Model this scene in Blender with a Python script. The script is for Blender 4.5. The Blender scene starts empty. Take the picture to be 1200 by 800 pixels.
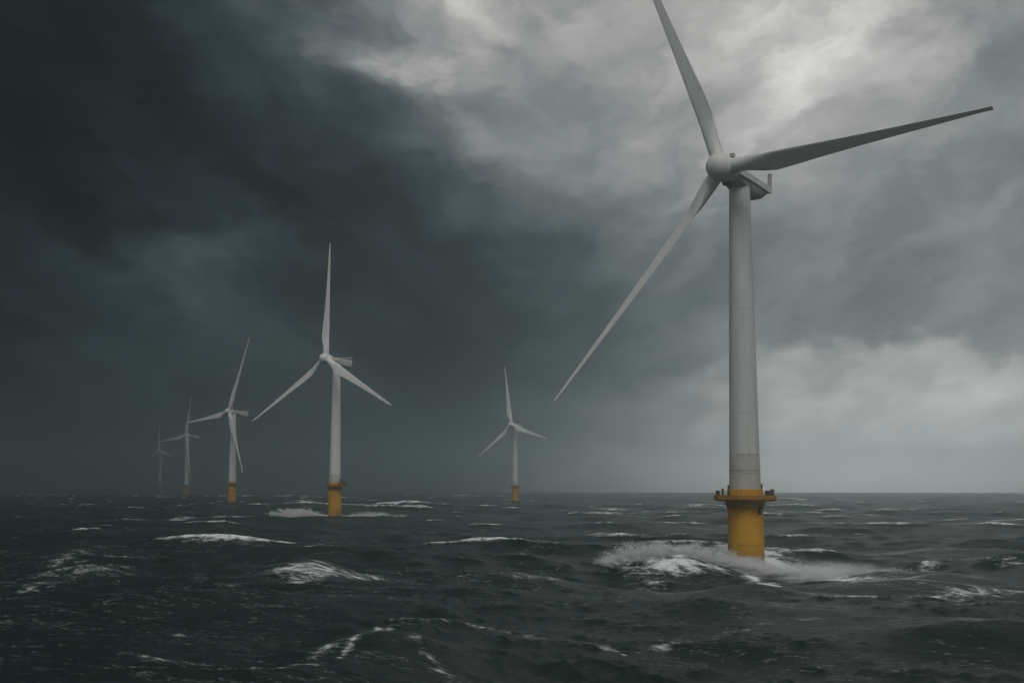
import bpy, bmesh, math, random
import numpy as np
from mathutils import Vector, Matrix

random.seed(7)
scene = bpy.context.scene
C = scene.collection
R = math.radians

# ------------------------------------------------------------------ camera
EYE = 16.4                                   # eye level above the mean water
FPX = 1580.0                                 # focal length in photo pixels (1200 wide)
PITCH = math.atan(170.5 / FPX)
cam_d = bpy.data.cameras.new('camera')
cam = bpy.data.objects.new('camera', cam_d)
C.objects.link(cam)
cam.location = (0, 0, EYE)
cam.rotation_euler = (math.pi / 2 + PITCH, 0, 0)
cam_d.sensor_width = 36.0
cam_d.lens = 36.0 * FPX / 1200.0
cam_d.clip_start = 0.5
cam_d.clip_end = 40000
scene.camera = cam

# ------------------------------------------------------------------ exposure
scene.view_settings.view_transform = 'Standard'
scene.view_settings.look = 'None'
scene.view_settings.exposure = 0.0
scene.view_settings.gamma = 1.0
scene.view_settings.use_curve_mapping = False
cy = scene.cycles
cy.use_denoising = True
cy.max_bounces = 6
cy.diffuse_bounces = 2
cy.glossy_bounces = 3
cy.transmission_bounces = 2
cy.volume_bounces = 3
cy.caustics_reflective = False
cy.caustics_refractive = False
cy.sample_clamp_indirect = 6.0

# ------------------------------------------------------------------ sun (behind thick cloud)
SUN_EL, SUN_AZ = 52.0, 170.0                  # azimuth clockwise from the view direction (+Y)
sd = Vector((math.sin(R(SUN_AZ)) * math.cos(R(SUN_EL)), math.cos(R(SUN_AZ)) * math.cos(R(SUN_EL)), math.sin(R(SUN_EL))))
sun_d = bpy.data.lights.new('sun', 'SUN')
sun_d.energy = 1.2
sun_d.angle = R(25)
sun_d.color = (1.0, 0.985, 0.955)
sun = bpy.data.objects.new('sun', sun_d)
sun.rotation_euler = sd.to_track_quat('Z', 'Y').to_euler()
sun.location = (0, 0, 400)
C.objects.link(sun)


# ------------------------------------------------------------------ node helpers
class NT:
    """tiny wrapper round a node tree"""
    def __init__(self, tree):
        self.t = tree
        self.n = tree.nodes
        self.l = tree.links

    def node(self, typ, **kw):
        n = self.n.new(typ)
        for k, v in kw.items():
            setattr(n, k, v)
        return n

    def put(self, sock, v):
        if isinstance(v, bpy.types.NodeSocket):
            self.l.new(v, sock)
        elif v is not None:
            sock.default_value = v

    def m(self, op, a, b=None, c=None, clamp=False):
        n = self.node('ShaderNodeMath', operation=op, use_clamp=clamp)
        self.put(n.inputs[0], a)
        if b is not None:
            self.put(n.inputs[1], b)
        if c is not None:
            self.put(n.inputs[2], c)
        return n.outputs[0]

    def vm(self, op, a, b=None):
        n = self.node('ShaderNodeVectorMath', operation=op)
        self.put(n.inputs[0], a)
        if b is not None:
            self.put(n.inputs[1], b)
        return n.outputs[0]

    def noise(self, vec, scale, detail=4, rough=0.55, out=0, dist=0.0, lac=2.0):
        n = self.node('ShaderNodeTexNoise')
        self.put(n.inputs['Vector'], vec)
        n.inputs['Scale'].default_value = scale
        n.inputs['Detail'].default_value = detail
        n.inputs['Roughness'].default_value = rough
        n.inputs['Lacunarity'].default_value = lac
        n.inputs['Distortion'].default_value = dist
        return n.outputs[out]

    def sstep(self, v, lo, hi, a=0.0, b=1.0):
        n = self.node('ShaderNodeMapRange', interpolation_type='SMOOTHSTEP')
        self.put(n.inputs[0], v)
        self.put(n.inputs[1], lo)
        self.put(n.inputs[2], hi)
        self.put(n.inputs[3], a)
        self.put(n.inputs[4], b)
        return n.outputs[0]

    def lin(self, v, lo, hi, a=0.0, b=1.0, clamp=True):
        n = self.node('ShaderNodeMapRange', clamp=clamp)
        self.put(n.inputs[0], v)
        self.put(n.inputs[1], lo)
        self.put(n.inputs[2], hi)
        self.put(n.inputs[3], a)
        self.put(n.inputs[4], b)
        return n.outputs[0]

    def mixc(self, f, a, b, blend='MIX'):
        n = self.node('ShaderNodeMix', data_type='RGBA', blend_type=blend)
        self.put(n.inputs[0], f)
        self.put(n.inputs[6], a)
        self.put(n.inputs[7], b)
        return n.outputs[2]

    def mixf(self, f, a, b):
        n = self.node('ShaderNodeMix', data_type='FLOAT')
        self.put(n.inputs[0], f)
        self.put(n.inputs[2], a)
        self.put(n.inputs[3], b)
        return n.outputs[0]

    def scale(self, vec, s):
        n = self.node('ShaderNodeVectorMath', operation='MULTIPLY')
        self.put(n.inputs[0], vec)
        n.inputs[1].default_value = s
        return n.outputs[0]

    def sep(self, vec):
        n = self.node('ShaderNodeSeparateXYZ')
        self.put(n.inputs[0], vec)
        return n.outputs

    def comb(self, x, y, z):
        n = self.node('ShaderNodeCombineXYZ')
        for i, v in enumerate((x, y, z)):
            self.put(n.inputs[i], v)
        return n.outputs[0]


# ------------------------------------------------------------------ world: storm clouds over a Nishita sky
world = bpy.data.worlds.new('World')
scene.world = world
world.use_nodes = True
w = NT(world.node_tree)
w.n.clear()
direc = w.vm('NORMALIZE', w.node('ShaderNodeTexCoord').outputs['Generated'])
dx, dy, dz = w.sep(direc)
az = w.m('MULTIPLY', w.m('ARCTAN2', dx, dy), 180 / math.pi)
el = w.m('MULTIPLY', w.m('ARCSINE', dz), 180 / math.pi)
cl = w.scale(direc, (1, 1, 1.9))             # clouds are wider than tall low over the sea


def warp(scale, amp, detail, rough):
    c = w.noise(cl, scale, detail, rough, out=1)
    c = w.vm('SUBTRACT', c, (0.5, 0.5, 0.5))
    return w.sep(w.scale(c, (amp, amp, amp)))


w1 = warp(7.0, 4.5, 2, 0.5)
w2 = warp(22.0, 5.0, 5, 0.6)
low = w.sstep(el, 0.0, 7.0)
u = w.m('ADD', az, w.m('ADD', w1[0], w2[0]))
v = w.m('ADD', el, w.m('MULTIPLY', w.m('ADD', w1[1], w2[1]), w.mixf(low, 0.25, 0.75)))

# cloud brightness by elevation row (degrees) and azimuth (photo columns 0..1200 -> -20.8..20.8 deg)
XS = [0, 100, 200, 300, 400, 500, 560, 600, 700, 800, 900, 960, 1000, 1100, 1200]
ROWS = [
    (0.3,  [46, 52, 56, 58, 62, 78, 100, 124, 190, 285, 345, 352, 354, 345, 328]),
    (3.3,  [44, 48, 54, 56, 54, 56, 66, 78, 118, 166, 214, 228, 232, 230, 222]),
    (4.9,  [42, 47, 56, 60, 54, 47, 51, 58, 84, 116, 152, 170, 184, 202, 186]),
    (6.2,  [38, 44, 56, 70, 54, 43, 43, 47, 66, 100, 124, 120, 118, 116, 130]),
    (9.1,  [36, 50, 90, 56, 38, 46, 49, 58, 88, 106, 126, 132, 130, 122, 128]),
    (11.9, [30, 36, 40, 38, 42, 58, 74, 90, 114, 128, 144, 142, 132, 142, 138]),
    (14.8, [28, 34, 38, 46, 66, 112, 132, 130, 138, 150, 178, 196, 184, 150, 120]),
    (17.6, [28, 38, 48, 58, 88, 188, 186, 158, 146, 162, 186, 210, 212, 160, 120]),
    (20.4, [30, 42, 60, 72, 102, 178, 196, 184, 148, 156, 170, 188, 200, 180, 144]),
    (26.0, [34, 44, 56, 64, 76, 100, 130, 140, 140, 150, 165, 170, 172, 165, 150]),
]
PAD_L, PAD_R = 60, 150                       # greys well outside the frame on either side
val = None
prev_el = None
fac = w.lin(u, -40.0, 40.0)
for e, row in ROWS:
    rp = w.node('ShaderNodeValToRGB')
    rp.color_ramp.interpolation = 'B_SPLINE'
    stops = [(-40.0, PAD_L), (-28.0, (PAD_L + row[0]) / 2)]
    stops += [((x - 600) / 600 * 20.8, g) for x, g in zip(XS, row)]
    stops += [(28.0, (PAD_R + row[-1]) / 2), (40.0, PAD_R)]
    els = rp.color_ramp.elements
    while len(els) < len(stops):
        els.new(0.5)
    for s, (a, g) in zip(els, stops):
        s.position = (a + 40) / 80
        q = g / 765                          # tripled again below: the low glow is brighter than white
        s.color = (q, q, q, 1)
    w.put(rp.inputs[0], fac)
    o = rp.outputs[0]
    sp = w.node('ShaderNodeSeparateColor')
    w.l.new(o, sp.inputs[0])
    o = sp.outputs[0]
    val = o if val is None else w.mixf(w.sstep(v, prev_el, e), val, o)
    prev_el = e
val = w.m('MULTIPLY', val, 3.0)
# overhead and behind the camera: plain, brighter overcast
over = w.sstep(el, 24.0, 45.0)
side = w.sstep(w.m('ABSOLUTE', az), 35.0, 75.0)
val = w.mixf(side, val, 0.50)
val = w.mixf(over, val, 0.66)
# billows and wisps: layered banks that sink to the right on the left half and rise to the right on the right half
def bank(ang, sa_, sc_, off, detail, rough, warp_):
    ca_, sn_ = math.cos(R(ang)), math.sin(R(ang))
    ua = w.m('ADD', az, w.m('MULTIPLY', w2[0], warp_))
    va = w.m('ADD', el, w.m('MULTIPLY', w2[1], warp_))
    along = w.m('ADD', w.m('MULTIPLY', ua, ca_), w.m('MULTIPLY', va, sn_))
    across = w.m('ADD', w.m('MULTIPLY', ua, -sn_), w.m('MULTIPLY', va, ca_))
    vec = w.comb(w.m('DIVIDE', along, sa_), w.m('DIVIDE', across, sc_), off)
    return w.noise(vec, 1.0, detail, rough, dist=0.35)


rightness = w.sstep(az, -4.0, 7.0)
k1_ = w.mixf(rightness, bank(-30, 9.0, 4.6, 1.3, 6, 0.52, 0.4), bank(24, 9.0, 4.0, 4.1, 6, 0.52, 0.4))
k2_ = w.mixf(rightness, bank(-38, 3.4, 2.2, 7.7, 5, 0.54, 0.6), bank(30, 3.8, 2.0, 9.2, 5, 0.54, 0.6))
k1c = w.m('SUBTRACT', w.sstep(k1_, 0.39, 0.61), 0.5)
k2c = w.m('SUBTRACT', w.sstep(k2_, 0.32, 0.68), 0.5)
amt = w.sstep(el, 0.6, 4.5, 0.12, 1.0)
bill = w.m('ADD', w.m('MULTIPLY', k1c, w.mixf(rightness, 0.25, 0.16)), w.m('MULTIPLY', k2c, 0.16))
val = w.m('MULTIPLY', val, w.m('ADD', 1.0, w.m('MULTIPLY', bill, amt)))
lin = w.m('POWER', w.m('MAXIMUM', val, 0.0), 2.2)
tint = w.node('ShaderNodeValToRGB')
te = tint.color_ramp.elements
te[0].position, te[0].color = 0.12, (0.60, 1.0, 1.14, 1)
te[1].position, te[1].color = 0.64, (1.02, 1.005, 0.985, 1)
m_ = te.new(0.38); m_.color = (0.82, 1.0, 1.055, 1)
w.put(tint.inputs[0], val)
col = w.vm('MULTIPLY', tint.outputs[0], w.comb(lin, lin, lin))
sky = w.node('ShaderNodeTexSky', sky_type='NISHITA')
sky.sun_disc = False
sky.sun_elevation = R(SUN_EL)
sky.sun_rotation = R(SUN_AZ)
sky.air_density = 1.0
sky.dust_density = 3.0
bg_sky = w.node('ShaderNodeBackground')
bg_sky.inputs[1].default_value = 0.05
w.l.new(sky.outputs[0], bg_sky.inputs[0])
bg_cl = w.node('ShaderNodeBackground')
bg_cl.inputs[1].default_value = 1.0
w.put(bg_cl.inputs[0], col)
mx = w.node('ShaderNodeMixShader')
mx.inputs[0].default_value = 0.985           # the cloud deck lets very little clear sky through
w.l.new(bg_sky.outputs[0], mx.inputs[1])
w.l.new(bg_cl.outputs[0], mx.inputs[2])
wo = w.node('ShaderNodeOutputWorld')
w.l.new(mx.outputs[0], wo.inputs[0])


# ------------------------------------------------------------------ object helpers
def tag(o, label=None, cat=None, group=None, kind=None):
    for k, val_ in (('label', label), ('category', cat), ('group', group), ('kind', kind)):
        if val_:
            o[k] = val_
    return o


def empty(name, loc):
    o = bpy.data.objects.new(name, None)
    o.empty_display_size = 2
    o.location = loc
    C.objects.link(o)
    return o


def link(name, bm, mat, parent=None, smooth=True, sharp=40):
    me = bpy.data.meshes.new(name)
    bmesh.ops.recalc_face_normals(bm, faces=bm.faces)
    for f in bm.faces:
        f.smooth = smooth
    if smooth:
        for e in bm.edges:
            if len(e.link_faces) == 2 and e.calc_face_angle(0) > R(sharp):
                e.smooth = False
    bm.to_mesh(me)
    bm.free()
    me.materials.append(mat)
    o = bpy.data.objects.new(name, me)
    C.objects.link(o)
    if parent:
        o.parent = parent
    return o


def lathe(bm, prof, seg=64, mat=Matrix(), cap=(True, True), rot=0.0, wob=None):
    """prof: (radius, height) along local Z"""
    rings = []
    for r, z in prof:
        ring = []
        for k in range(seg):
            a = rot + 2 * math.pi * k / seg
            ring.append(bm.verts.new(mat @ Vector((r * math.cos(a), r * math.sin(a), z))))
        rings.append(ring)
    for a, b in zip(rings, rings[1:]):
        for k in range(seg):
            bm.faces.new((a[k], a[(k + 1) % seg], b[(k + 1) % seg], b[k]))
    if cap[0]:
        bm.faces.new(rings[0][::-1])
    if cap[1]:
        bm.faces.new(rings[-1])


def box(bm, cx, cy_, cz, sx, sy, sz, mat=Matrix(), bev=0.0):
    r = bmesh.ops.create_cube(bm, size=1, matrix=mat @ Matrix.Translation((cx, cy_, cz)) @ Matrix.Diagonal((sx, sy, sz, 1)))
    if bev:
        es = list({e for vv in r['verts'] for e in vv.link_edges})
        bmesh.ops.bevel(bm, geom=es, offset=bev, segments=2, affect='EDGES', profile=0.6)


def tube(bm, p, q, r, seg=8):
    p, q = Vector(p), Vector(q)
    d = q - p
    M = Matrix.Translation(p) @ d.to_track_quat('Z', 'Y').to_matrix().to_4x4()
    lathe(bm, [(r, 0), (r, d.length)], seg, M)


def loft(bm, rings, cap=True):
    vs = [[bm.verts.new(p) for p in ring] for ring in rings]
    n = len(vs[0])
    for a, b in zip(vs, vs[1:]):
        for k in range(n):
            bm.faces.new((a[k], a[(k + 1) % n], b[(k + 1) % n], b[k]))
    if cap:
        bm.faces.new(vs[0][::-1])
        bm.faces.new(vs[-1])


# pixel of the photograph -> ray, used only to work out where things stand
def ray(px, py):
    x = (px - 600) / FPX
    y = (400 - py) / FPX
    ct, st = math.cos(PITCH), math.sin(PITCH)
    return Vector((x, ct - y * st, st + y * ct))


def at_dist(px, py, d):                      # point at forward distance d
    r = ray(px, py)
    return Vector((0, 0, EYE)) + r * (d / r.y)


def at_water(px, py, z=0.0):
    r = ray(px, py)
    return Vector((0, 0, EYE)) + r * ((z - EYE) / r.z)


# ------------------------------------------------------------------ materials
def pmat(name):
    m = bpy.data.materials.new(name)
    m.use_nodes = True
    t = NT(m.node_tree)
    return m, t, t.n['Principled BSDF']


def paint_white(name='white_paint', k=1.0):
    m, t, b = pmat(name)
    pos = t.node('ShaderNodeTexCoord').outputs['Object']
    n1 = t.noise(t.scale(pos, (1, 1, 0.12)), 0.9, 5, 0.6)     # long vertical weathering
    n2 = t.noise(pos, 0.35, 4, 0.6)
    c = t.mixc(t.sstep(n1, 0.35, 0.75), (0.78 * k, 0.78 * k, 0.76 * k, 1), (0.68 * k, 0.68 * k, 0.66 * k, 1))
    c = t.mixc(t.sstep(n2, 0.5, 0.8, 0, 0.35), c, (0.40, 0.40, 0.385, 1))
    t.put(b.inputs['Base Color'], c)
    t.put(b.inputs['Roughness'], t.lin(n2, 0.3, 0.7, 0.42, 0.6))
    b.inputs['Specular IOR Level'].default_value = 0.35
    return m


def paint_tower(name='tower_paint', k=1.0):
    m, t, b = pmat(name)
    pos = t.node('ShaderNodeTexCoord').outputs['Object']
    x, y, z = t.sep(pos)
    n1 = t.noise(t.scale(pos, (1, 1, 0.08)), 0.8, 5, 0.6)
    n2 = t.noise(pos, 0.3, 5, 0.6)
    fine = t.noise(t.scale(pos, (1, 1, 0.7)), 3.0, 6, 0.7)
    c = t.mixc(t.sstep(n1, 0.35, 0.75), (0.74 * k, 0.74 * k, 0.72 * k, 1), (0.64 * k, 0.64 * k, 0.62 * k, 1))
    c = t.mixc(t.sstep(n2, 0.5, 0.8, 0, 0.3), c, (0.40, 0.40, 0.385, 1))
    # section joints
    zj = t.m('FRACT', t.m('DIVIDE', z, 20.7))
    joint = t.m('LESS_THAN', t.m('ABSOLUTE', t.m('SUBTRACT', zj, 0.5)), 0.0035)
    c = t.mixc(t.m('MULTIPLY', joint, 0.35), c, (0.25, 0.25, 0.24, 1))
    # grime and rust low down: bands and specks
    zw = t.m('ADD', z, t.m('MULTIPLY', t.m('SUBTRACT', fine, 0.5), 1.0))
    lowm = t.sstep(zw, 23.2, 22.6)
    c = t.mixc(t.m('MULTIPLY', lowm, t.sstep(n2, 0.3, 0.6, 0.15, 0.55)), c, (0.36, 0.33, 0.27, 1))
    spk = t.m('MULTIPLY', t.sstep(t.noise(t.scale(pos, (0.7, 0.7, 2.2)), 1.6, 7, 0.72), 0.54, 0.66), t.sstep(z, 24.0, 18.0))
    c = t.mixc(t.m('MULTIPLY', spk, 0.75), c, (0.20, 0.13, 0.07, 1))
    for zz, a in ((19.7, 0.75), (19.1, 0.6), (22.8, 0.45)):
        line = t.sstep(t.m('ABSOLUTE', t.m('SUBTRACT', zw, zz)), 0.16, 0.05)
        line = t.m('MULTIPLY', line, t.sstep(t.noise(pos, 0.9, 3), 0.36, 0.52))
        c = t.mixc(t.m('MULTIPLY', line, a), c, (0.16, 0.12, 0.08, 1))
    t.put(b.inputs['Base Color'], c)
    b.inputs['Roughness'].default_value = 0.55
    b.inputs['Specular IOR Level'].default_value = 0.3
    return m


def paint_yellow(name='yellow_paint', dull=0.0, dark=1.0):
    m, t, b = pmat(name)
    pos = t.node('ShaderNodeTexCoord').outputs['Object']
    x, y, z = t.sep(pos)
    n1 = t.noise(t.scale(pos, (1, 1, 0.10)), 1.3, 6, 0.65)
    n2 = t.noise(pos, 0.45, 5, 0.6)
    c = t.mixc(t.sstep(n1, 0.35, 0.8), (0.56 * dark, 0.28 * dark, 0.02, 1), (0.46 * dark, 0.225 * dark, 0.02, 1))
    c = t.mixc(t.sstep(n2, 0.45, 0.8, 0, 0.6 + dull), c, (0.34, 0.17, 0.03, 1))
    # rust runs from the deck, stained and wet splash zone
    run = t.m('MULTIPLY', t.sstep(t.noise(t.scale(pos, (1, 1, 0.05)), 2.2, 4, 0.6), 0.52, 0.7), t.sstep(z, 6.0, 14.0))
    c = t.mixc(t.m('MULTIPLY', run, 0.55), c, (0.13, 0.06, 0.02, 1))
    zw = t.m('ADD', z, t.m('MULTIPLY', t.m('SUBTRACT', n2, 0.5), 2.0))
    wet = t.sstep(zw, 6.5, 1.5)
    c = t.mixc(t.m('MULTIPLY', wet, 0.55), c, (0.16, 0.085, 0.025, 1))
    for zz in (5.1, 2.9):
        line = t.m('MULTIPLY', t.sstep(t.m('ABSOLUTE', t.m('SUBTRACT', zw, zz)), 0.12, 0.04), t.sstep(t.noise(pos, 0.8, 3), 0.42, 0.55))
        c = t.mixc(t.m('MULTIPLY', line, 0.7), c, (0.09, 0.05, 0.02, 1))
    t.put(b.inputs['Base Color'], c)
    t.put(b.inputs['Roughness'], t.mixf(wet, 0.55, 0.3))
    b.inputs['Specular IOR Level'].default_value = 0.35
    return m


def plain(name, colr, rough=0.6, var=0.35):
    m, t, b = pmat(name)
    pos = t.node('ShaderNodeTexCoord').outputs['Object']
    n = t.noise(pos, 0.9, 5, 0.6)
    dark = tuple(c * (1 - var) for c in colr[:3]) + (1,)
    t.put(b.inputs['Base Color'], t.mixc(t.sstep(n, 0.35, 0.7), colr, dark))
    b.inputs['Roughness'].default_value = rough
    b.inputs['Specular IOR Level'].default_value = 0.3
    return m


M_WHITE = paint_white()
M_TOWER = paint_tower()
M_WHITE_SHADED = paint_white('shaded_white_paint', 0.76)  # same white paint, darkened: the near turbine's dimmer light is put into the colour
M_TOWER_SHADED = paint_tower('shaded_tower_paint', 0.72)  # same tower paint, with the near turbine's shade painted in as a darker tone
M_YELL = paint_yellow()
M_DECK = paint_yellow('rusty_yellow_paint', 0.35, 0.62)
M_GREY = plain('nacelle_grey', (0.36, 0.345, 0.32, 1))
M_LIGHT = plain('nacelle_white', (0.55, 0.55, 0.53, 1), 0.5, 0.2)
M_RUST = plain('rusty_steel', (0.10, 0.065, 0.04, 1), 0.8)
M_DARK = plain('dark_steel', (0.05, 0.05, 0.05, 1), 0.7)


# ------------------------------------------------------------------ the sea: spectral waves on a sheet that reaches the horizon
WIND = np.array([-0.30, -1.0])
WIND /= np.linalg.norm(WIND)
G = 9.81
LP = 108.0                                    # peak wavelength, m


def spectrum(L, N, seed, lo, hi, spread):
    rng = np.random.default_rng(seed)
    k1 = 2 * np.pi * np.fft.fftfreq(N, L / N)
    kx, ky = np.meshgrid(k1, k1, indexing='ij')
    k = np.hypot(kx, ky)
    k[0, 0] = 1e-6
    wv = np.sqrt(G * k)
    wp = math.sqrt(G * 2 * np.pi / LP)
    sig = np.where(wv < wp, 0.07, 0.09)
    S = wv ** -5.0 * np.exp(-1.25 * (wp / wv) ** 4) * 2.6 ** np.exp(-(wv - wp) ** 2 / (2 * sig ** 2 * wp ** 2))
    Sk = S * 0.5 * np.sqrt(G / k) / k
    ct = (kx * WIND[0] + ky * WIND[1]) / k
    D = np.where(ct > 0, ct, 0.25 * np.abs(ct)) ** spread
    lam = 2 * np.pi / k
    Sk = Sk * D * ((lam >= lo) & (lam < hi))
    A = np.sqrt(Sk) * (2 * np.pi / L)
    return A * (rng.normal(size=(N, N)) + 1j * rng.normal(size=(N, N))), kx, ky, k


def fields(h0, kx, ky, k, N):
    """one complex FFT each: height, choppy shift and its derivatives"""
    s = N * N
    H_ = np.fft.ifft2(h0) * s
    X = np.fft.ifft2(h0 * -1j * kx / k) * s
    Y = np.fft.ifft2(h0 * -1j * ky / k) * s
    xx = np.fft.ifft2(h0 * kx * kx / k) * s
    yy = np.fft.ifft2(h0 * ky * ky / k) * s
    xy = np.fft.ifft2(h0 * kx * ky / k) * s
    return [a.real.astype(np.float32) for a in (H_, X, Y, xx, yy, xy)]


def sample(arr, L, x, y):
    N = arr.shape[0]
    fx, fy = x / L * N, y / L * N
    ix, iy = np.floor(fx).astype(np.int64), np.floor(fy).astype(np.int64)
    tx, ty = (fx - ix).astype(np.float32), (fy - iy).astype(np.float32)
    a, b = ix % N, iy % N
    a1, b1_ = (ix + 1) % N, (iy + 1) % N
    return (arr[a, b] * (1 - tx) + arr[a1, b] * tx) * (1 - ty) + (arr[a, b1_] * (1 - tx) + arr[a1, b1_] * tx) * ty


SEED = 21
HS = 7.4
LB, NB = 1290.0, 2048
LS, NS = 96.0, 1024
bands = [(28.0, 400.0, 9.0), (9.0, 28.0, 6.0), (3.0, 9.0, 3.0)]
specs = [spectrum(LB, NB, SEED + i, lo, hi, sp) for i, (lo, hi, sp) in enumerate(bands)]
spec_s = spectrum(LS, NS, SEED + 9, 0.45, 3.0, 1.2)
raw = [fields(*s, NB) for s in specs]
raw_s = fields(*spec_s, NS)
var = sum(float(np.var(r[0])) for r in raw)
amp = HS / 4.0 / math.sqrt(var)
gains = [1.0, 0.95, 0.8]
for r, g in zip(raw, gains):
    for a in r:
        a *= amp * g
for a in raw_s:
    a *= amp * 0.7
CHOP = 1.2
# foam where the surface folds, then smeared back along the wind
FG = (1.3, 0.9, 0.25)
gxx = sum(r[3] * g for r, g in zip(raw, FG))
gyy = sum(r[4] * g for r, g in zip(raw, FG))
gxy = sum(r[5] * g for r, g in zip(raw, FG))
jac = (1 - CHOP * gxx) * (1 - CHOP * gyy) - (CHOP * gxy) ** 2
t0_, t1_ = np.percentile(jac, 9.0), np.percentile(jac, 0.4)
fold = np.clip((t0_ - jac) / (t0_ - t1_), 0, 1)
k1 = 2 * np.pi * np.fft.fftfreq(NB, LB / NB)
KX, KY = np.meshgrid(k1, k1, indexing='ij')
ka = KX * WIND[0] + KY * WIND[1]
kc = -KX * WIND[1] + KY * WIND[0]
trail = np.fft.ifft2(np.fft.fft2(fold) / (1 - 1j * ka * 11.0) * np.exp(-(kc * 0.8) ** 2 / 2)).real
trail = np.clip(trail / np.percentile(trail, 99.5), 0, 1)
foam_map = np.clip(np.maximum(fold ** 0.9 * 0.80, trail * 0.50), 0, 1).astype(np.float32)
del KX, KY, ka, kc, gxx, gyy, gxy, jac, trail, fold

# the sheet: rings that widen with distance, finest where the view looks
rr = [0.6]
while rr[-1] < 75:
    rr.append(rr[-1] * 1.05 + 0.15)
while rr[-1] < 4600:
    r_ = rr[-1]
    rr.append(r_ * (1.0026 if r_ < 420 else 1.0038 if r_ < 1200 else 1.006))
rr = np.array(rr)
fine_az = np.arange(-25.0, 25.001, 0.048)
side_az = 25.0 + np.cumsum(np.geomspace(0.06, 6.0, 90))
side_az = 25.0 + (side_az - 25.0) * (155.0 / (side_az[-1] - 25.0))
azs = np.concatenate([-side_az[::-1][1:], fine_az, side_az])
azr = np.radians(azs)
NR, NA = len(rr), len(azr)
px_ = (rr[:, None] * np.sin(azr)[None, :]).ravel()
py_ = (rr[:, None] * np.cos(azr)[None, :]).ravel()
rad = np.repeat(rr, NA)

ca, sa = math.cos(0.55), math.sin(0.55)
gap = np.repeat(np.gradient(rr), NA)
hx = np.zeros_like(px_)
hy = np.zeros_like(px_)
hz = np.zeros_like(px_)
for i, r in enumerate(raw):
    wgt = np.clip((bands[i][0] * 0.9 - gap) / (bands[i][0] * 0.5), 0, 1)
    hz += wgt * sample(r[0], LB, px_, py_)
    hx -= wgt * CHOP * sample(r[1], LB, px_, py_)
    hy -= wgt * CHOP * sample(r[2], LB, px_, py_)
wgt = np.clip((0.9 - gap) / 0.5, 0, 1)
hz += wgt * sample(raw_s[0], LS, px_, py_)
hx -= wgt * CHOP * sample(raw_s[1], LS, px_, py_)
hy -= wgt * CHOP * sample(raw_s[2], LS, px_, py_)
foam = sample(foam_map, LB, px_, py_).astype(np.float64)

# single big seas that the picture shows: (x, y, half length along crest, half width front/back, height, heading deg, foam front/back)
def ridge(x, y, ls, wf, wb, h, head, ff=0.0, fb=0.0, keep=0.35):
    global hx, hy, hz, foam
    a = R(head)
    ex, ey = math.cos(a), math.sin(a)        # along the crest
    s = (px_ - x) * ex + (py_ - y) * ey
    c = -(px_ - x) * ey + (py_ - y) * ex     # away from the viewer
    c = c + 0.012 * s * s / max(ls, 1) * 6 * 0.5
    near_ = np.exp(-np.abs(s / ls) ** 1.6)
    wdt = np.where(c < 0, wf, wb)
    p = np.exp(-np.abs(c / wdt) ** 1.35)
    infl = np.exp(-(s / (ls * 1.15)) ** 4) * np.exp(-(c / (1.5 * max(wf, wb))) ** 4)
    for arr in (hx, hy, hz):
        arr *= 1 - (1 - keep) * infl
    hz += h * near_ * p
    hy -= 0.25 * h * near_ * p               # crest leans towards the viewer
    if ff:
        foam = np.maximum(foam, ff * np.exp(-(s / (ls * 0.9)) ** 2) * np.clip(1 - np.abs(c + wf * 0.55) / (wf * 1.0), 0, 1) ** 0.6)
    if fb:
        foam = np.maximum(foam, fb * np.exp(-(s / (ls * 0.9)) ** 2) * np.clip(1 - np.abs(c - wb * 0.4) / (wb * 0.9), 0, 1) ** 0.6)


def streak(pts, width, val_, z=0.5, world_pts=False):
    """a line of foam on the water through photo points"""
    global foam
    P = [Vector((a, b, 0)) if world_pts else at_water(a, b, z) for a, b in pts]
    best = np.full_like(px_, 1e9)
    for p, q in zip(P, P[1:]):
        d = np.array([q.x - p.x, q.y - p.y])
        L2 = d @ d
        tt = np.clip(((px_ - p.x) * d[0] + (py_ - p.y) * d[1]) / L2, 0, 1)
        best = np.minimum(best, np.hypot(px_ - p.x - tt * d[0], py_ - p.y - tt * d[1]))
    foam = np.maximum(foam, val_ * np.clip(1 - best / width, 0, 1))


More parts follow.
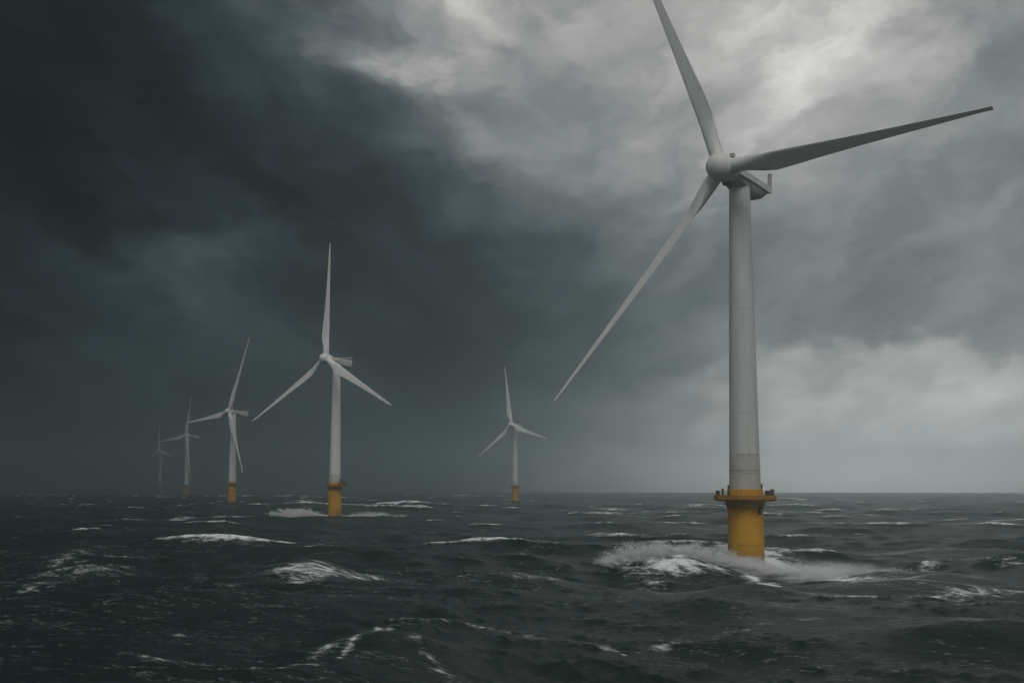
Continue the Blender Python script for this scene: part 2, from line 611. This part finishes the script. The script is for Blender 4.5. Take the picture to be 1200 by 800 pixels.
ridge(30, 250, 14.5, 7, 7, 4.8, 3, ff=0.84, fb=0.8, keep=0.5)        # the sea breaking against the near turbine
ridge(33, 189, 12, 8, 8, 3.1, -6, fb=0.4, keep=0.35)               # dark shoulder in front of it
ridge(60, 214, 15, 7, 8, 1.9, -4, ff=0.1, fb=0.7, keep=0.35)       # its foaming tail to the right
ridge(-33, 238, 15, 13, 9, 5.8, 2, ff=0.72, keep=0.5)             # white hump left of the middle
ridge(-13.5, 136, 9, 7, 7, 3.0, 0, ff=0.30, fb=0.40, keep=0.5)     # small peak low in the foreground
ridge(-74, 243, 18, 8, 9, 4.4, 6, ff=0.5, fb=0.35, keep=0.45)     # far left crest
ridge(75, 236, 16, 8, 9, 2.6, -3, ff=0.2, fb=0.4, keep=0.5)        # crest at the right edge
for args in (                                                      # long rolling swells between the big seas
        (-46, 172, 26, 11, 15, 3.2, 7, 0.10, 0.30, 0.6), (-38, 143, 15, 8, 12, 2.4, -6, 0.1, 0.38, 0.6), (24, 158, 20, 8, 13, 2.4, -5, 0.05, 0.30, 0.6),
        (46, 140, 16, 8, 12, 2.2, 8, 0.05, 0.25, 0.6), (2, 205, 22, 9, 13, 3.0, 8, 0.10, 0.35, 0.6), (-66, 320, 34, 11, 15, 3.4, -5, 0.05, 0.2, 0.7),
        (8, 330, 32, 11, 15, 3.4, 6, 0.1, 0.4, 0.6), (98, 318, 34, 11, 16, 3.6, -6, 0.1, 0.4, 0.6), (-120, 440, 40, 13, 18, 4.0, 5, 0.1, 0.45, 0.6),
        (45, 455, 45, 13, 18, 3.8, -4, 0.1, 0.45, 0.6), (-10, 560, 50, 14, 20, 4.0, 4, 0.1, 0.45, 0.6), (170, 520, 50, 14, 20, 4.0, 5, 0.1, 0.45, 0.6)):
    ridge(*args[:7], ff=args[7], fb=args[8], keep=args[9])
streak([(400, 754), (425, 742), (445, 745)], 1.6, 0.62, 1.5)
streak([(20, 668), (100, 650), (180, 657)], 7.0, 0.5, 1.0)
streak([(312, 684), (370, 676), (440, 668)], 9.0, 0.62, 2.0)
streak([(300, 770), (365, 768), (430, 745)], 3.0, 0.48)
streak([(430, 742), (490, 762), (560, 778)], 2.8, 0.48)
streak([(160, 762), (235, 766), (300, 768)], 3.5, 0.55)
streak([(670, 750), (730, 757), (830, 750), (960, 738)], 2.6, 0.48)
streak([(620, 697), (700, 690), (790, 672), (850, 660)], 8.0, 0.55)
streak([(890, 690), (960, 700), (1040, 698), (1110, 694), (1200, 690)], 8.0, 0.6)
streak([(850, 658), (875, 668), (900, 680)], 4.5, 0.85, 1.0)
streak([(18, 248.9), (22, 249.4), (29, 249.8), (36, 250.0), (42, 249.4)], 5.0, 0.66, world_pts=True)
streak([(870, 668), (950, 678), (1030, 688)], 13.0, 0.85, -0.8)
streak([(1010, 655), (1100, 660), (1160, 662)], 8.0, 0.5)
streak([(20, 692), (90, 678), (160, 667), (210, 672)], 8.0, 0.48)
streak([(300, 605), (350, 603), (470, 606)], 30.0, 0.85)
streak([(200, 607), (300, 605)], 20.0, 0.62)
streak([(20, 600), (110, 601)], 22.0, 0.6)
streak([(700, 597), (760, 600)], 24.0, 0.7)
streak([(480, 690), (560, 688), (640, 696)], 8.0, 0.58)
streak([(440, 668), (500, 684), (560, 694)], 7.0, 0.5, 1.0)
streak([(480, 735), (540, 742), (630, 750)], 3.0, 0.5)
streak([(1040, 672), (1110, 662), (1190, 668)], 7.0, 0.55, 0.8)

# churned water round each foundation
for fx_, fy_, fr_ in ((46.5, 269, 3.6), (-95.9, 730, 3.6), (-269.9, 1300, 4.2), (5.0, 1350, 3.6)):
    foam = np.maximum(foam, 0.85 * np.exp(-(np.clip(np.hypot(px_ - fx_, (py_ - fy_) * 0.7) - fr_, 0, 99) / 4.0) ** 2))

drop = rad ** 2 / (2 * 6.371e6)
verts = np.stack([px_ + hx, py_ + hy, hz - drop], 1).astype(np.float32)
idx = np.arange(NR * NA).reshape(NR, NA)
a_, b_ = idx[:-1, :-1].ravel(), idx[:-1, 1:].ravel()
c_, d_ = idx[1:, 1:].ravel(), idx[1:, :-1].ravel()
quads = np.stack([a_, d_, c_, b_], 1).astype(np.int32)
me = bpy.data.meshes.new('sea')
me.vertices.add(len(verts))
me.vertices.foreach_set('co', verts.ravel())
me.loops.add(quads.size)
me.loops.foreach_set('vertex_index', quads.ravel())
me.polygons.add(len(quads))
me.polygons.foreach_set('loop_start', np.arange(0, quads.size, 4, dtype=np.int32))
me.polygons.foreach_set('use_smooth', np.ones(len(quads), dtype=bool))
me.update(calc_edges=True)
at = me.attributes.new('foam', 'FLOAT', 'POINT')
at.data.foreach_set('value', foam.astype(np.float32))

m, t, b = pmat('sea_water')
geo = t.node('ShaderNodeNewGeometry')
pos = geo.outputs['Position']
fo = t.node('ShaderNodeAttribute', attribute_name='foam').outputs['Fac']
dist = t.m('SQRT', t.m('ADD', t.m('POWER', t.sep(pos)[0], 2.0), t.m('POWER', t.sep(pos)[1], 2.0)))
# coordinates along the crests / along the wind
rotm = t.node('ShaderNodeMapping', vector_type='POINT')
t.put(rotm.inputs['Vector'], pos)
rotm.inputs['Rotation'].default_value = (0, 0, -math.atan2(-WIND[0], -WIND[1]) * -1)
wp_ = rotm.outputs[0]
wx, wy, wz = t.sep(wp_)
flat = t.comb(wx, wy, t.m('MULTIPLY', wz, 0.6))
curl = t.vm('ADD', flat, t.scale(t.vm('SUBTRACT', t.noise(flat, 0.22, 3, 0.6, out=1), (0.5, 0.5, 0.5)), (3, 2.2, 1)))
n_a = t.noise(t.scale(curl, (0.28, 0.62, 0.62)), 1.0, 9, 0.66)
n_b = t.noise(t.scale(curl, (1.0, 2.0, 2.0)), 1.5, 6, 0.7)
vor = t.node('ShaderNodeTexVoronoi', feature='DISTANCE_TO_EDGE')
t.put(vor.inputs['Vector'], t.scale(curl, (0.45, 0.8, 0.8)))
vor.inputs['Scale'].default_value = 0.9
lace = t.sstep(vor.outputs['Distance'], 0.20, 0.0)
n_c = t.noise(t.scale(curl, (1.0, 1.6, 1.6)), 5.0, 4, 0.7)
pat = t.m('ADD', t.m('MULTIPLY', t.m('SUBTRACT', n_a, 0.5), 1.6), 0.46)
pat = t.m('ADD', pat, t.m('MULTIPLY', t.m('SUBTRACT', n_b, 0.5), 0.8))
pat = t.m('ADD', pat, t.m('MULTIPLY', t.m('SUBTRACT', n_c, 0.5), 0.5))
pat = t.m('ADD', pat, t.m('MULTIPLY', lace, 0.13))
thr = t.m('SUBTRACT', 1.02, fo)
mask = t.m('MULTIPLY', t.sstep(t.m('SUBTRACT', pat, thr), -0.16, 0.36), t.sstep(fo, 0.02, 0.6, 0.3, 0.92))
# hairline foam blown out along the sea
rg = t.noise(t.scale(curl, (0.09, 0.62, 0.62)), 0.8, 5, 0.6)
hair = t.sstep(t.m('ABSOLUTE', t.m('SUBTRACT', rg, 0.5)), 0.022, 0.0)
gate = t.sstep(t.noise(flat, 0.035, 3, 0.6), 0.40, 0.57)
hair = t.m('MULTIPLY', t.m('MULTIPLY', hair, gate), t.sstep(n_b, 0.42, 0.62, 0.0, 0.42))
mask = t.m('MAXIMUM', mask, hair)
b.inputs['Base Color'].default_value = (0.0030, 0.0125, 0.0108, 1)
b.inputs['IOR'].default_value = 1.333
b.inputs['Specular IOR Level'].default_value = 0.20
t.put(b.inputs['Roughness'], t.lin(dist, 100, 2500, 0.13, 0.24))
rip1 = t.noise(t.scale(flat, (0.8, 1.7, 1.7)), 0.9, 5, 0.65)
rip2 = t.noise(t.scale(flat, (1, 1.8, 1.8)), 3.6, 4, 0.65)
bump = t.node('ShaderNodeBump')
bump.inputs['Distance'].default_value = 1.0
t.put(bump.inputs['Strength'], 1.0)
t.put(bump.inputs['Height'], t.m('ADD', t.m('ADD', t.m('MULTIPLY', rip1, 0.20), t.m('MULTIPLY', rip2, 0.075)), t.m('MULTIPLY', mask, 0.12)))
t.l.new(bump.outputs[0], b.inputs['Normal'])
fb_ = t.node('ShaderNodeBsdfPrincipled')
fcol = t.mixc(t.sstep(mask, 0.2, 1.0), (0.36, 0.40, 0.40, 1), (0.74, 0.76, 0.76, 1))
t.put(fb_.inputs['Base Color'], fcol)
fb_.inputs['Roughness'].default_value = 0.9
fb_.inputs['Specular IOR Level'].default_value = 0.1
t.l.new(bump.outputs[0], fb_.inputs['Normal'])
ms = t.node('ShaderNodeMixShader')
t.put(ms.inputs[0], mask)
t.l.new(b.outputs[0], ms.inputs[1])
t.l.new(fb_.outputs[0], ms.inputs[2])
t.l.new(ms.outputs[0], t.n['Material Output'].inputs['Surface'])
me.materials.append(m)
sea = bpy.data.objects.new('sea', me)
C.objects.link(sea)
tag(sea, kind='structure')

# ------------------------------------------------------------------ haze over the sea
hm = bpy.data.materials.new('haze')
hm.use_nodes = True
ht = NT(hm.node_tree)
ht.n.clear()
pv = ht.node('ShaderNodeVolumePrincipled')
pv.inputs['Color'].default_value = (0.76, 0.84, 0.845, 1)
pv.inputs['Density'].default_value = 1 / 1750.0
pv.inputs['Anisotropy'].default_value = 0.93
ho = ht.node('ShaderNodeOutputMaterial')
ht.l.new(pv.outputs[0], ho.inputs['Volume'])
bm = bmesh.new()
box(bm, 0, 0, 60, 9600, 9600, 170)
haze = link('haze', bm, hm, smooth=False)
tag(haze, kind='stuff')


# ------------------------------------------------------------------ wind turbines
def airfoil(n=24):
    pts = []
    for k in range(n):
        a = 2 * math.pi * k / n
        x = 0.5 * (1 + math.cos(a))           # 1 = trailing edge, 0 = leading edge
        yt = 5 * 0.2 * (0.2969 * math.sqrt(max(x, 0)) - 0.126 * x - 0.3516 * x * x + 0.2843 * x ** 3 - 0.1036 * x ** 4) * 2.5
        yt = max(yt, 0.03)
        cam_ = 0.10 * 4 * x * (1 - x)
        y = cam_ + (yt if a <= math.pi else -yt * 0.8)
        pts.append((x, y))
    return pts


AF = airfoil()
CH = [(0, 1.0), (0.03, 1.0), (0.08, 1.08), (0.13, 1.34), (0.18, 1.48), (0.25, 1.36), (0.35, 1.14), (0.5, 0.88),
      (0.65, 0.67), (0.8, 0.48), (0.92, 0.33), (0.98, 0.22), (1.0, 0.14)]
TH = [(0, 1.0), (0.05, 1.0), (0.1, 0.82), (0.18, 0.5), (0.3, 0.34), (0.5, 0.25), (0.8, 0.2), (1.0, 0.18)]


def interp(tab, x):
    return float(np.interp(x, [q[0] for q in tab], [q[1] for q in tab]))


def make_blade(root, hub, n, direction, length, rootd, hubr, side, pitch, mat, blunt=False):
    s = direction.normalized()
    cdir = n.cross(s).normalized() * side     # towards the trailing edge, in the rotor plane
    bm = bmesh.new()
    rings = []
    NSt = 46
    for i in range(NSt):
        q = i / (NSt - 1)
        q = q ** 1.15
        c = interp(CH, q) * rootd
        if blunt and q > 0.9:
            c = max(c, 0.30 * rootd)
        th = interp(TH, q)
        bl = min(1, max(0, (q - 0.03) / 0.15))
        bl = bl * bl * (3 - 2 * bl)
        tw = R(pitch + 12 * (1 - q) ** 2)
        o = hub + s * (hubr + (length - hubr) * q) + n * (1.2 * q * q)
        ring = []
        for k, (x, y) in enumerate(AF):
            a = 2 * math.pi * k / len(AF)
            ax_, ay_ = (x - 0.3) * c, y * th * c
            cx_, cy2 = 0.5 * math.cos(a) * c, 0.5 * math.sin(a) * c
            X = ax_ * bl + cx_ * (1 - bl)
            Y = ay_ * bl + cy2 * (1 - bl)
            X, Y = X * math.cos(tw) + Y * math.sin(tw), -X * math.sin(tw) + Y * math.cos(tw)
            ring.append(o + cdir * X - n * Y)
        rings.append(ring)
    loft(bm, rings)
    return link('blade', bm, mat, root, sharp=50)


def make_turbine(label, base_px, d, hub_px, tower_px, yaw, tips, sides, pitch, deck_z, size=1.0, style='box',
                 deck_r=5.6, deck_shift=0.0, posts=6, far=False, rt=2.08, rb=3.1, rootd=2.9):
    base = at_dist(base_px, 570.5, d)
    base = Vector((base.x, d, 0.0))
    root = empty('wind_turbine', base)
    tag(root, label, 'wind turbine', 'wind turbines standing in the rough sea')
    S = size
    mw, mt = (M_WHITE_SHADED, M_TOWER_SHADED) if style == 'deck' else (M_WHITE, M_TOWER)
    tilt = R(4)
    n = Vector((-math.sin(yaw) * math.cos(tilt), -math.cos(yaw) * math.cos(tilt), math.sin(tilt)))
    # overhang so the hub falls where the photograph has it
    topx = at_dist(tower_px, hub_px[1] + 10, d).x - base.x
    ov = 6.0
    for _ in range(20):
        h = at_dist(hub_px[0], hub_px[1], d + n.y * ov)
        ov = min(10.0, max(3.5, (h.x - base.x - topx) / n.x))
    hub = at_dist(hub_px[0], hub_px[1], d + n.y * ov) - base
    axis0 = hub - n * ov                      # point of the shaft line above the tower
    lean = 0.0
    topz = axis0.z - 1.55 * S
    # foundation pile
    bm = bmesh.new()
    zt = deck_z + 1.2 * S
    lathe(bm, [(3.72 * S, -14), (3.70 * S, 0), (3.56 * S, 4), (3.5 * S, deck_z - 3.2 * S), (3.5 * S, deck_z - 2.9 * S), (3.5 * S, zt - 0.05),
               (rb * S + 0.04, zt)], 64)
    link('foundation', bm, M_YELL, root)
    # tower
    bm = bmesh.new()
    prof = []
    for i in range(13):
        q = i / 12
        prof.append((S * (rb + (rt - rb) * q), zt - 0.1 + (topz - zt + 0.1) * q))
    rings = []
    for r, z in prof:
        q = (z - zt) / (topz - zt)
        cx_, cy2 = axis0.x * 0 + lean, 0
        rings.append([Vector((cx_ + r * math.cos(2 * math.pi * k / 64), cy2 + r * math.sin(2 * math.pi * k / 64), z)) for k in range(64)])
    loft(bm, rings)
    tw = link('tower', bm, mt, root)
    # working platform with bracket, rim, posts
    bm = bmesh.new()
    dr = deck_r * S
    seg = 48 if style == 'box' else 8
    rot = 0 if style == 'box' else R(22.5)
    oct_ = dr / math.cos(R(22.5)) if seg == 8 else dr
    Msh = Matrix.Translation((deck_shift, 0, 0))
    lathe(bm, [(oct_ * 0.60, deck_z - 1.3 * S), (oct_ * 0.93, deck_z - 1.15 * S), (oct_, deck_z - 0.8 * S), (oct_ * 1.01, deck_z),
               (oct_ * 0.95, deck_z), (oct_ * 0.95, deck_z - 0.35 * S), (oct_ * 0.55, deck_z - 0.35 * S)], seg, Msh, cap=(False, False), rot=rot)
    plat = link('platform', bm, M_DECK, root, sharp=25)
    if not far:
        bm = bmesh.new()
        lathe(bm, [(3.54 * S, deck_z - 2.7 * S), (3.72 * S, deck_z - 2.2 * S), (4.05 * S, deck_z - 1.35 * S), (3.54 * S, deck_z - 1.35 * S)], 48, cap=(False, False))
        link('bracket_ring', bm, M_DECK, plat)
        rng = random.Random(3 if style == 'deck' else 5)
        if style == 'deck':
            spots = [(180, 1.0), (164, 0.7), (209, 1.35), (150, 0.9), (226, 0.8), (-3, 1.1), (14, 0.9), (-30, 1.2), (32, 0.9), (70, 0.8), (110, 0.8)]
        else:
            spots = [(-20, 1.9), (-38, 2.2), (-58, 3.0), (-70, 1.2), (15, 1.3), (120, 1.1), (175, 0.9)]
        for ang, hgt in spots:
            bm = bmesh.new()
            x, y = deck_shift + dr * 0.965 * math.cos(R(ang)), dr * 0.965 * math.sin(R(ang))
            wdt = rng.uniform(0.20, 0.34) if style == 'deck' else rng.uniform(0.3, 0.42)
            lathe(bm, [(wdt, deck_z - 0.2), (wdt * 0.9, deck_z + hgt * 0.82), (wdt * 1.15, deck_z + hgt * 0.85), (wdt * 1.05, deck_z + hgt)], 10, Matrix.Translation((x, y, 0)))
            link('railing_post', bm, M_RUST, plat)
        if style == 'deck':
            for a0, a1, zz in ((-35, 34, 0.85), (150, 222, 0.75)):
                bm = bmesh.new()
                prev = None
                for ang in range(a0, a1 + 1, 8):
                    p = Vector((dr * 0.965 * math.cos(R(ang)), dr * 0.965 * math.sin(R(ang)), deck_z + zz))
                    if prev:
                        tube(bm, prev, p, 0.07, 6)
                    prev = p
                link('handrail', bm, M_RUST, plat)
            bm = bmesh.new()
            box(bm, dr * 0.84, -0.8, deck_z + 0.3, 1.1, 1.0, 1.2, bev=0.1)
            link('equipment_box', bm, M_RUST, plat, smooth=False)
            bm = bmesh.new()                   # dark fender hanging under the deck on the right
            ang = R(-52)
            Mf = Matrix.Translation((3.62 * math.cos(ang), 3.62 * math.sin(ang), 0)) @ Matrix.Rotation(ang, 4, 'Z')
            box(bm, 0.0, 0, deck_z - 2.9, 0.55, 0.6, 1.7, Mf, 0.12)
            link('boat_fender', bm, M_DARK, root, smooth=False)
            for ang, zz in ((183, 0.8), (-3, 1.0)):   # small cable boxes at the tower foot
                bm = bmesh.new()
                Mf = Matrix.Rotation(R(ang), 4, 'Z')
                box(bm, rb + 0.12, 0, zt + zz - 0.5, 0.45, 0.7, 1.0, Mf, 0.06)
                link('cable_box', bm, M_RUST, tw, smooth=False)
    # nacelle, built along -n
    bk = -n
    up0 = Vector((0, 0, 1))
    sd_ = bk.cross(up0).normalized()
    up = sd_.cross(bk).normalized()
    MN = Matrix((
        (bk.x, sd_.x, up.x, hub.x), (bk.y, sd_.y, up.y, hub.y), (bk.z, sd_.z, up.z, hub.z), (0, 0, 0, 1)))   # local: x back, y side, z up

    def sect(x, hw, top, bot, e=0.35, nseg=20):
        ring = []
        for k in range(nseg):
            a = 2 * math.pi * (k + 0.5) / nseg
            ca_, sa_ = math.cos(a), math.sin(a)
            yy = math.copysign(abs(ca_) ** e, ca_) * hw
            zz = math.copysign(abs(sa_) ** e, sa_)
            zz = zz * top if zz > 0 else -zz * bot
            ring.append(MN @ Vector((x, yy, zz)))
        return ring
    bm = bmesh.new()
    if style == 'deck':
        Lb = 16.2
        rings = [sect(2.4, 1.9, 1.7, -1.9, 0.9), sect(4.0, 2.1, 0.6, -2.1, 0.6), sect(6.0, 2.3, -0.1, -2.9, 0.5), sect(9.0, 2.4, -0.3, -3.8, 0.7),
                 sect(12.0, 2.4, -0.4, -4.0, 0.7), sect(14.6, 2.35, -0.6, -3.2, 0.55), sect(Lb, 2.2, -0.7, -1.75, 0.3)]
        loft(bm, rings)
        nac = link('nacelle', bm, M_GREY, root, sharp=45)
        for sg in (-1, 1):
            bm = bmesh.new()
            pts = [(3.6, -0.9, 0.35), (9.5, -1.2, 0.05), (Lb + 0.25, -1.75, -0.45)]
            rr_ = []
            for x, lo_, hi_ in pts:
                yo = 2.34 * sg
                yi = 2.62 * sg
                rr_.append([MN @ Vector((x, yo, lo_)), MN @ Vector((x, yi, lo_)), MN @ Vector((x, yi, hi_)), MN @ Vector((x, yo, hi_))])
            loft(bm, rr_)
            link('side_rail', bm, M_LIGHT, nac, smooth=False)
        bm = bmesh.new()
        box(bm, Lb + 0.25, 2.2, 0.45, 0.55, 0.75, 4.2, MN, 0.1)
        link('tail_fin', bm, M_GREY, nac, smooth=False)
        bm = bmesh.new()                       # wind sensor behind the rotor
        box(bm, 4.3, 0.0, 2.3, 0.5, 0.5, 3.0, MN, 0.1)
        box(bm, 4.3, 0.1, 3.6, 0.85, 0.95, 0.9, MN, 0.2)
        box(bm, 4.0, -0.6, 3.1, 0.5, 0.7, 0.35, MN, 0.1)
        link('wind_sensor', bm, M_GREY, nac, smooth=False)
        bm = bmesh.new()
        box(bm, 7.6, 0, 1.6, 0.3, 0.3, 3.6, MN, 0.05)
        box(bm, 7.6, 0, 3.4, 0.5, 0.7, 0.4, MN, 0.08)
        link('aviation_light', bm, M_DARK, nac, smooth=False)
        bm = bmesh.new()                       # collar under the hub
        box(bm, 2.6, 0, -2.6, 1.2, 1.8, 0.8, MN, 0.15)
        link('yaw_collar', bm, M_DARK, nac, smooth=False)
    else:
        Lb = 17.0 * S
        rings = [sect(1.8 * S, 1.75 * S, 1.75 * S, -1.75 * S, 0.9), sect(5 * S, 1.9 * S, 1.6 * S, -1.7 * S, 0.8), sect(9 * S, 2.1 * S, 1.45 * S, -2.1 * S, 0.6),
                 sect(11 * S, 2.5 * S, 1.4 * S, -2.9 * S, 0.35), sect(Lb, 2.5 * S, 1.2 * S, -3.0 * S, 0.25)]
        loft(bm, rings)
        nac = link('nacelle', bm, M_LIGHT, root, sharp=40)
        bm = bmesh.new()
        prof = [(8.5, 1.35, 1.75), (12.5, 1.6, 2.1), (Lb / S + 0.4, 2.3, 2.9)]
        loft(bm, [[MN @ Vector((x * S, s1 * 2.2 * S, z_ * S)) for s1, z_ in ((-1, lo_), (1, lo_), (1, hi_), (-1, hi_))] for x, lo_, hi_ in prof])
        link('tail_fin', bm, M_LIGHT, nac, smooth=False)
    # hub: ball-nosed spinner with barrel behind it
    bm = bmesh.new()
    Mh = Matrix((
        (sd_.x, up.x, n.x, hub.x), (sd_.y, up.y, n.y, hub.y), (sd_.z, up.z, n.z, hub.z), (0, 0, 0, 1)))     # local z = forward
    hr = 2.75 * S
    prof = [(hr * 0.70, -3.5 * S), (hr * 0.84, -3.4 * S), (hr * 0.93, -2.6 * S), (hr * 0.955, -1.2 * S), (hr * 0.955, 0.1 * S), (hr * 0.93, 0.22 * S), (hr * 0.985, 0.3 * S), (hr * 1.0, 0.7 * S)]
    for i in range(1, 13):
        a = math.pi / 2 * i / 12
        prof.append((max(0.02, hr * math.cos(a)), 0.6 * S + hr * 0.98 * math.sin(a)))
    lathe(bm, prof, 48, Mh)
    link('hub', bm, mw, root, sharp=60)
    # blades: tips where the photograph has them, in the rotor plane
    u_ = -sd_ if sd_.x < 0 else sd_
    o0 = base + hub + n * (-0.4 * S)
    for (tx, ty), sde, pit in zip(tips, sides, pitch):
        rdir = ray(tx, ty)
        tt = (o0 - Vector((0, 0, EYE))).dot(n) / rdir.dot(n)
        tip = Vector((0, 0, EYE)) + rdir * tt
        vec = tip - o0
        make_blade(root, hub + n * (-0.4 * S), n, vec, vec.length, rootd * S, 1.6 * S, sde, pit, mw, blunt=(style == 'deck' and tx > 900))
        print('blade', label[:24], round(vec.length, 1), round(math.degrees(math.atan2(vec.dot(up), vec.dot(u_))), 1))
    print('turbine', round(base.x, 1), d, 'hubz', round(hub.z, 1), 'ov', round(ov, 1))
    return root


make_turbine('large white turbine in the foreground on a yellow foundation washed by breaking spray', 873.0, 269.0, (845, 196), 866, R(38),
             [(738, -78), (1166, 128), (653, 470)], (-1, -1, 1), (10, -54, 26), 14.8, 1.0, 'deck', deck_r=5.75)
make_turbine('second largest white turbine with its top blade straight up and posts on its platform', 392.5, 730.0, (381, 420), 394.5, R(42),
             [(389, 285), (298, 493), (461, 475)], (1, 1, -1), (8, 8, 8), 17.6, 1.0, 'box', deck_r=5.3, deck_shift=0.9, rootd=3.2)
make_turbine('hazy white turbine with one blade crossing its tower, third along the left row', 272.0, 1300.0, (268, 482), 273, R(50),
             [(294, 394), (221, 495), (286, 554)], (1, 1, -1), (8, 8, 8), 19.8, 1.16, 'box', deck_r=4.6, far=True, rootd=3.3)
make_turbine('faint grey turbine in thick haze, fourth along the left row', 218.5, 2600.0, (218, 510), 220, R(52),
             [(225, 463), (188, 517), (225, 570)], (1, 1, -1), (8, 8, 8), 19.0, 1.5, 'box', deck_r=4.4, far=True, rootd=3.2)
make_turbine('barely visible ghostly turbine, farthest away in the haze at far left', 187.5, 4400.0, (186, 528), 188, R(45),
             [(187, 495), (170, 539), (205, 535)], (1, 1, -1), (8, 8, 8), 22.5, 1.7, 'box', deck_r=4.4, far=True, rootd=3.2)
make_turbine('small pale turbine standing alone midway between the two largest turbines', 603.8, 1350.0, (599, 497.5), 603.5, R(36),
             [(592.5, 430), (561.5, 534.5), (642, 514)], (1, 1, -1), (8, 8, 8), 17.5, 0.98, 'box', deck_r=4.7, far=True, rootd=3.5)


# ------------------------------------------------------------------ spray thrown up where seas break
def spray(x, y, z, rx, ry, rz, dens, seed, skew=0.0):
    m = bpy.data.materials.new('sea_spray')
    m.use_nodes = True
    t = NT(m.node_tree)
    t.n.clear()
    p = t.node('ShaderNodeTexCoord').outputs['Object']           # unit ball
    wpos = t.vm('ADD', t.node('ShaderNodeNewGeometry').outputs['Position'], (seed * 13.7, 0, 0))
    big = t.noise(wpos, 0.28, 4, 0.6, out=1)
    q = t.vm('ADD', p, t.scale(t.vm('SUBTRACT', big, (0.5, 0.5, 0.5)), (0.7, 0.7, 1.3)))
    ln = t.node('ShaderNodeVectorMath', operation='LENGTH')
    t.put(ln.inputs[0], q)
    body = t.sstep(ln.outputs['Value'], 0.85, 0.1)
    edge = t.node('ShaderNodeVectorMath', operation='LENGTH')
    t.put(edge.inputs[0], p)
    body = t.m('MULTIPLY', body, t.sstep(edge.outputs['Value'], 1.0, 0.75))
    fine = t.sstep(t.noise(t.scale(wpos, (0.6, 1, 1.5)), 0.9, 7, 0.72), 0.36, 0.68, 0.0, 2.0)
    pv = t.node('ShaderNodeVolumePrincipled')
    pv.inputs['Color'].default_value = (0.97, 0.98, 0.98, 1)
    pv.inputs['Anisotropy'].default_value = 0.2
    t.put(pv.inputs['Density'], t.m('MULTIPLY', t.m('MULTIPLY', body, fine), dens))
    o_ = t.node('ShaderNodeOutputMaterial')
    t.l.new(pv.outputs[0], o_.inputs['Volume'])
    bm = bmesh.new()
    bmesh.ops.create_icosphere(bm, subdivisions=3, radius=1.0)
    o = link('sea_spray', bm, m)
    o.location = (x, y, z)
    o.scale = (rx, ry, rz)
    tag(o, kind='stuff')
    return o


spray(30.0, 252, 3.2, 12, 5, 3.8, 0.5, 1)
spray(42.0, 254, 1.4, 9, 5, 3.4, 0.4, 2)
spray(60.0, 258, 0.2, 17, 9, 3.4, 0.30, 3)
spray(-113.0, 716, 1.5, 13, 8, 5.2, 0.8, 4)
spray(-76.0, 722, 0.8, 19, 8, 4.2, 0.22, 5)


def droplets(jets, seed, size, per):
    """drops torn off a breaking crest: short ballistic plumes of tiny lumps of water"""
    rng = np.random.default_rng(seed)
    P, Sz = [], []
    for (x0, y0, z0), (x1, y1, z1), n, up, out, drift in jets:
        for _ in range(n):
            q = rng.random()
            o = np.array([x0 + (x1 - x0) * q, y0 + (y1 - y0) * q, z0 + (z1 - z0) * q]) + rng.normal(0, (0.6, 1.0, 0.25))
            hgt = up * rng.random() ** 1.5 * (0.35 + 0.65 * math.sin(math.pi * (0.1 + 0.85 * q)))
            vx = drift + rng.normal(0, out)
            m_ = int(per * (0.3 + rng.random()))
            tt = rng.random(m_) ** 1.3
            arc = hgt * (1 - (1 - tt) ** 2)
            spread = 0.10 + 0.5 * tt
            pts = np.stack([o[0] + vx * tt + rng.normal(0, 1, m_) * spread, o[1] + rng.normal(0, 1, m_) * spread * 1.2,
                            o[2] + arc + rng.normal(0, 1, m_) * spread * 0.45], 1)
            P.append(pts)
            Sz.append(size * (0.35 + rng.random(m_) ** 3 * 1.6))
    P = np.concatenate(P)
    Sz = np.concatenate(Sz)
    n = len(P)
    tet = np.array([[1, 1, 1], [1, -1, -1], [-1, 1, -1], [-1, -1, 1]]) * 0.6
    jit = rng.normal(0, 0.35, (n, 4, 3))
    V = (P[:, None, :] + (tet[None] + jit) * Sz[:, None, None]).reshape(-1, 3).astype(np.float32)
    F = np.array([[0, 1, 2], [0, 3, 1], [0, 2, 3], [1, 3, 2]])
    F = (np.arange(n)[:, None, None] * 4 + F[None]).reshape(-1).astype(np.int32)
    me = bpy.data.meshes.new('spray_drops')
    me.vertices.add(len(V))
    me.vertices.foreach_set('co', V.ravel())
    me.loops.add(len(F))
    me.loops.foreach_set('vertex_index', F)
    me.polygons.add(len(F) // 3)
    me.polygons.foreach_set('loop_start', np.arange(0, len(F), 3, dtype=np.int32))
    me.update(calc_edges=True)
    me.materials.append(M_DROP)
    o = bpy.data.objects.new('spray_drops', me)
    C.objects.link(o)
    tag(o, kind='stuff')


M_DROP = plain('spray_water', (0.90, 0.91, 0.91, 1), 0.8, 0.03)
droplets([((18, 249, 2.2), (31, 249.6, 4.3), 260, 3.2, 1.3, -1.6), ((29, 249.6, 4.3), (45, 251, 1.2), 260, 2.6, 1.6, 0.2),
          ((43, 262, 0.6), (50, 264, 0.2), 70, 2.4, 1.0, 1.0), ((48, 257, 0.4), (74, 258, -0.4), 130, 1.7, 1.5, 2.6),
          ((42.5, 264.6, 0.2), (50, 264.6, -0.2), 90, 3.4, 0.7, 0.4)], 5, 0.042, 320)
droplets([((-126, 714, 0.4), (-100, 714, 0.4), 150, 6.0, 2.0, -1.5), ((-92, 716, 0.2), (-58, 718, -0.4), 70, 3.4, 2.0, 3.0)], 6, 0.11, 150)
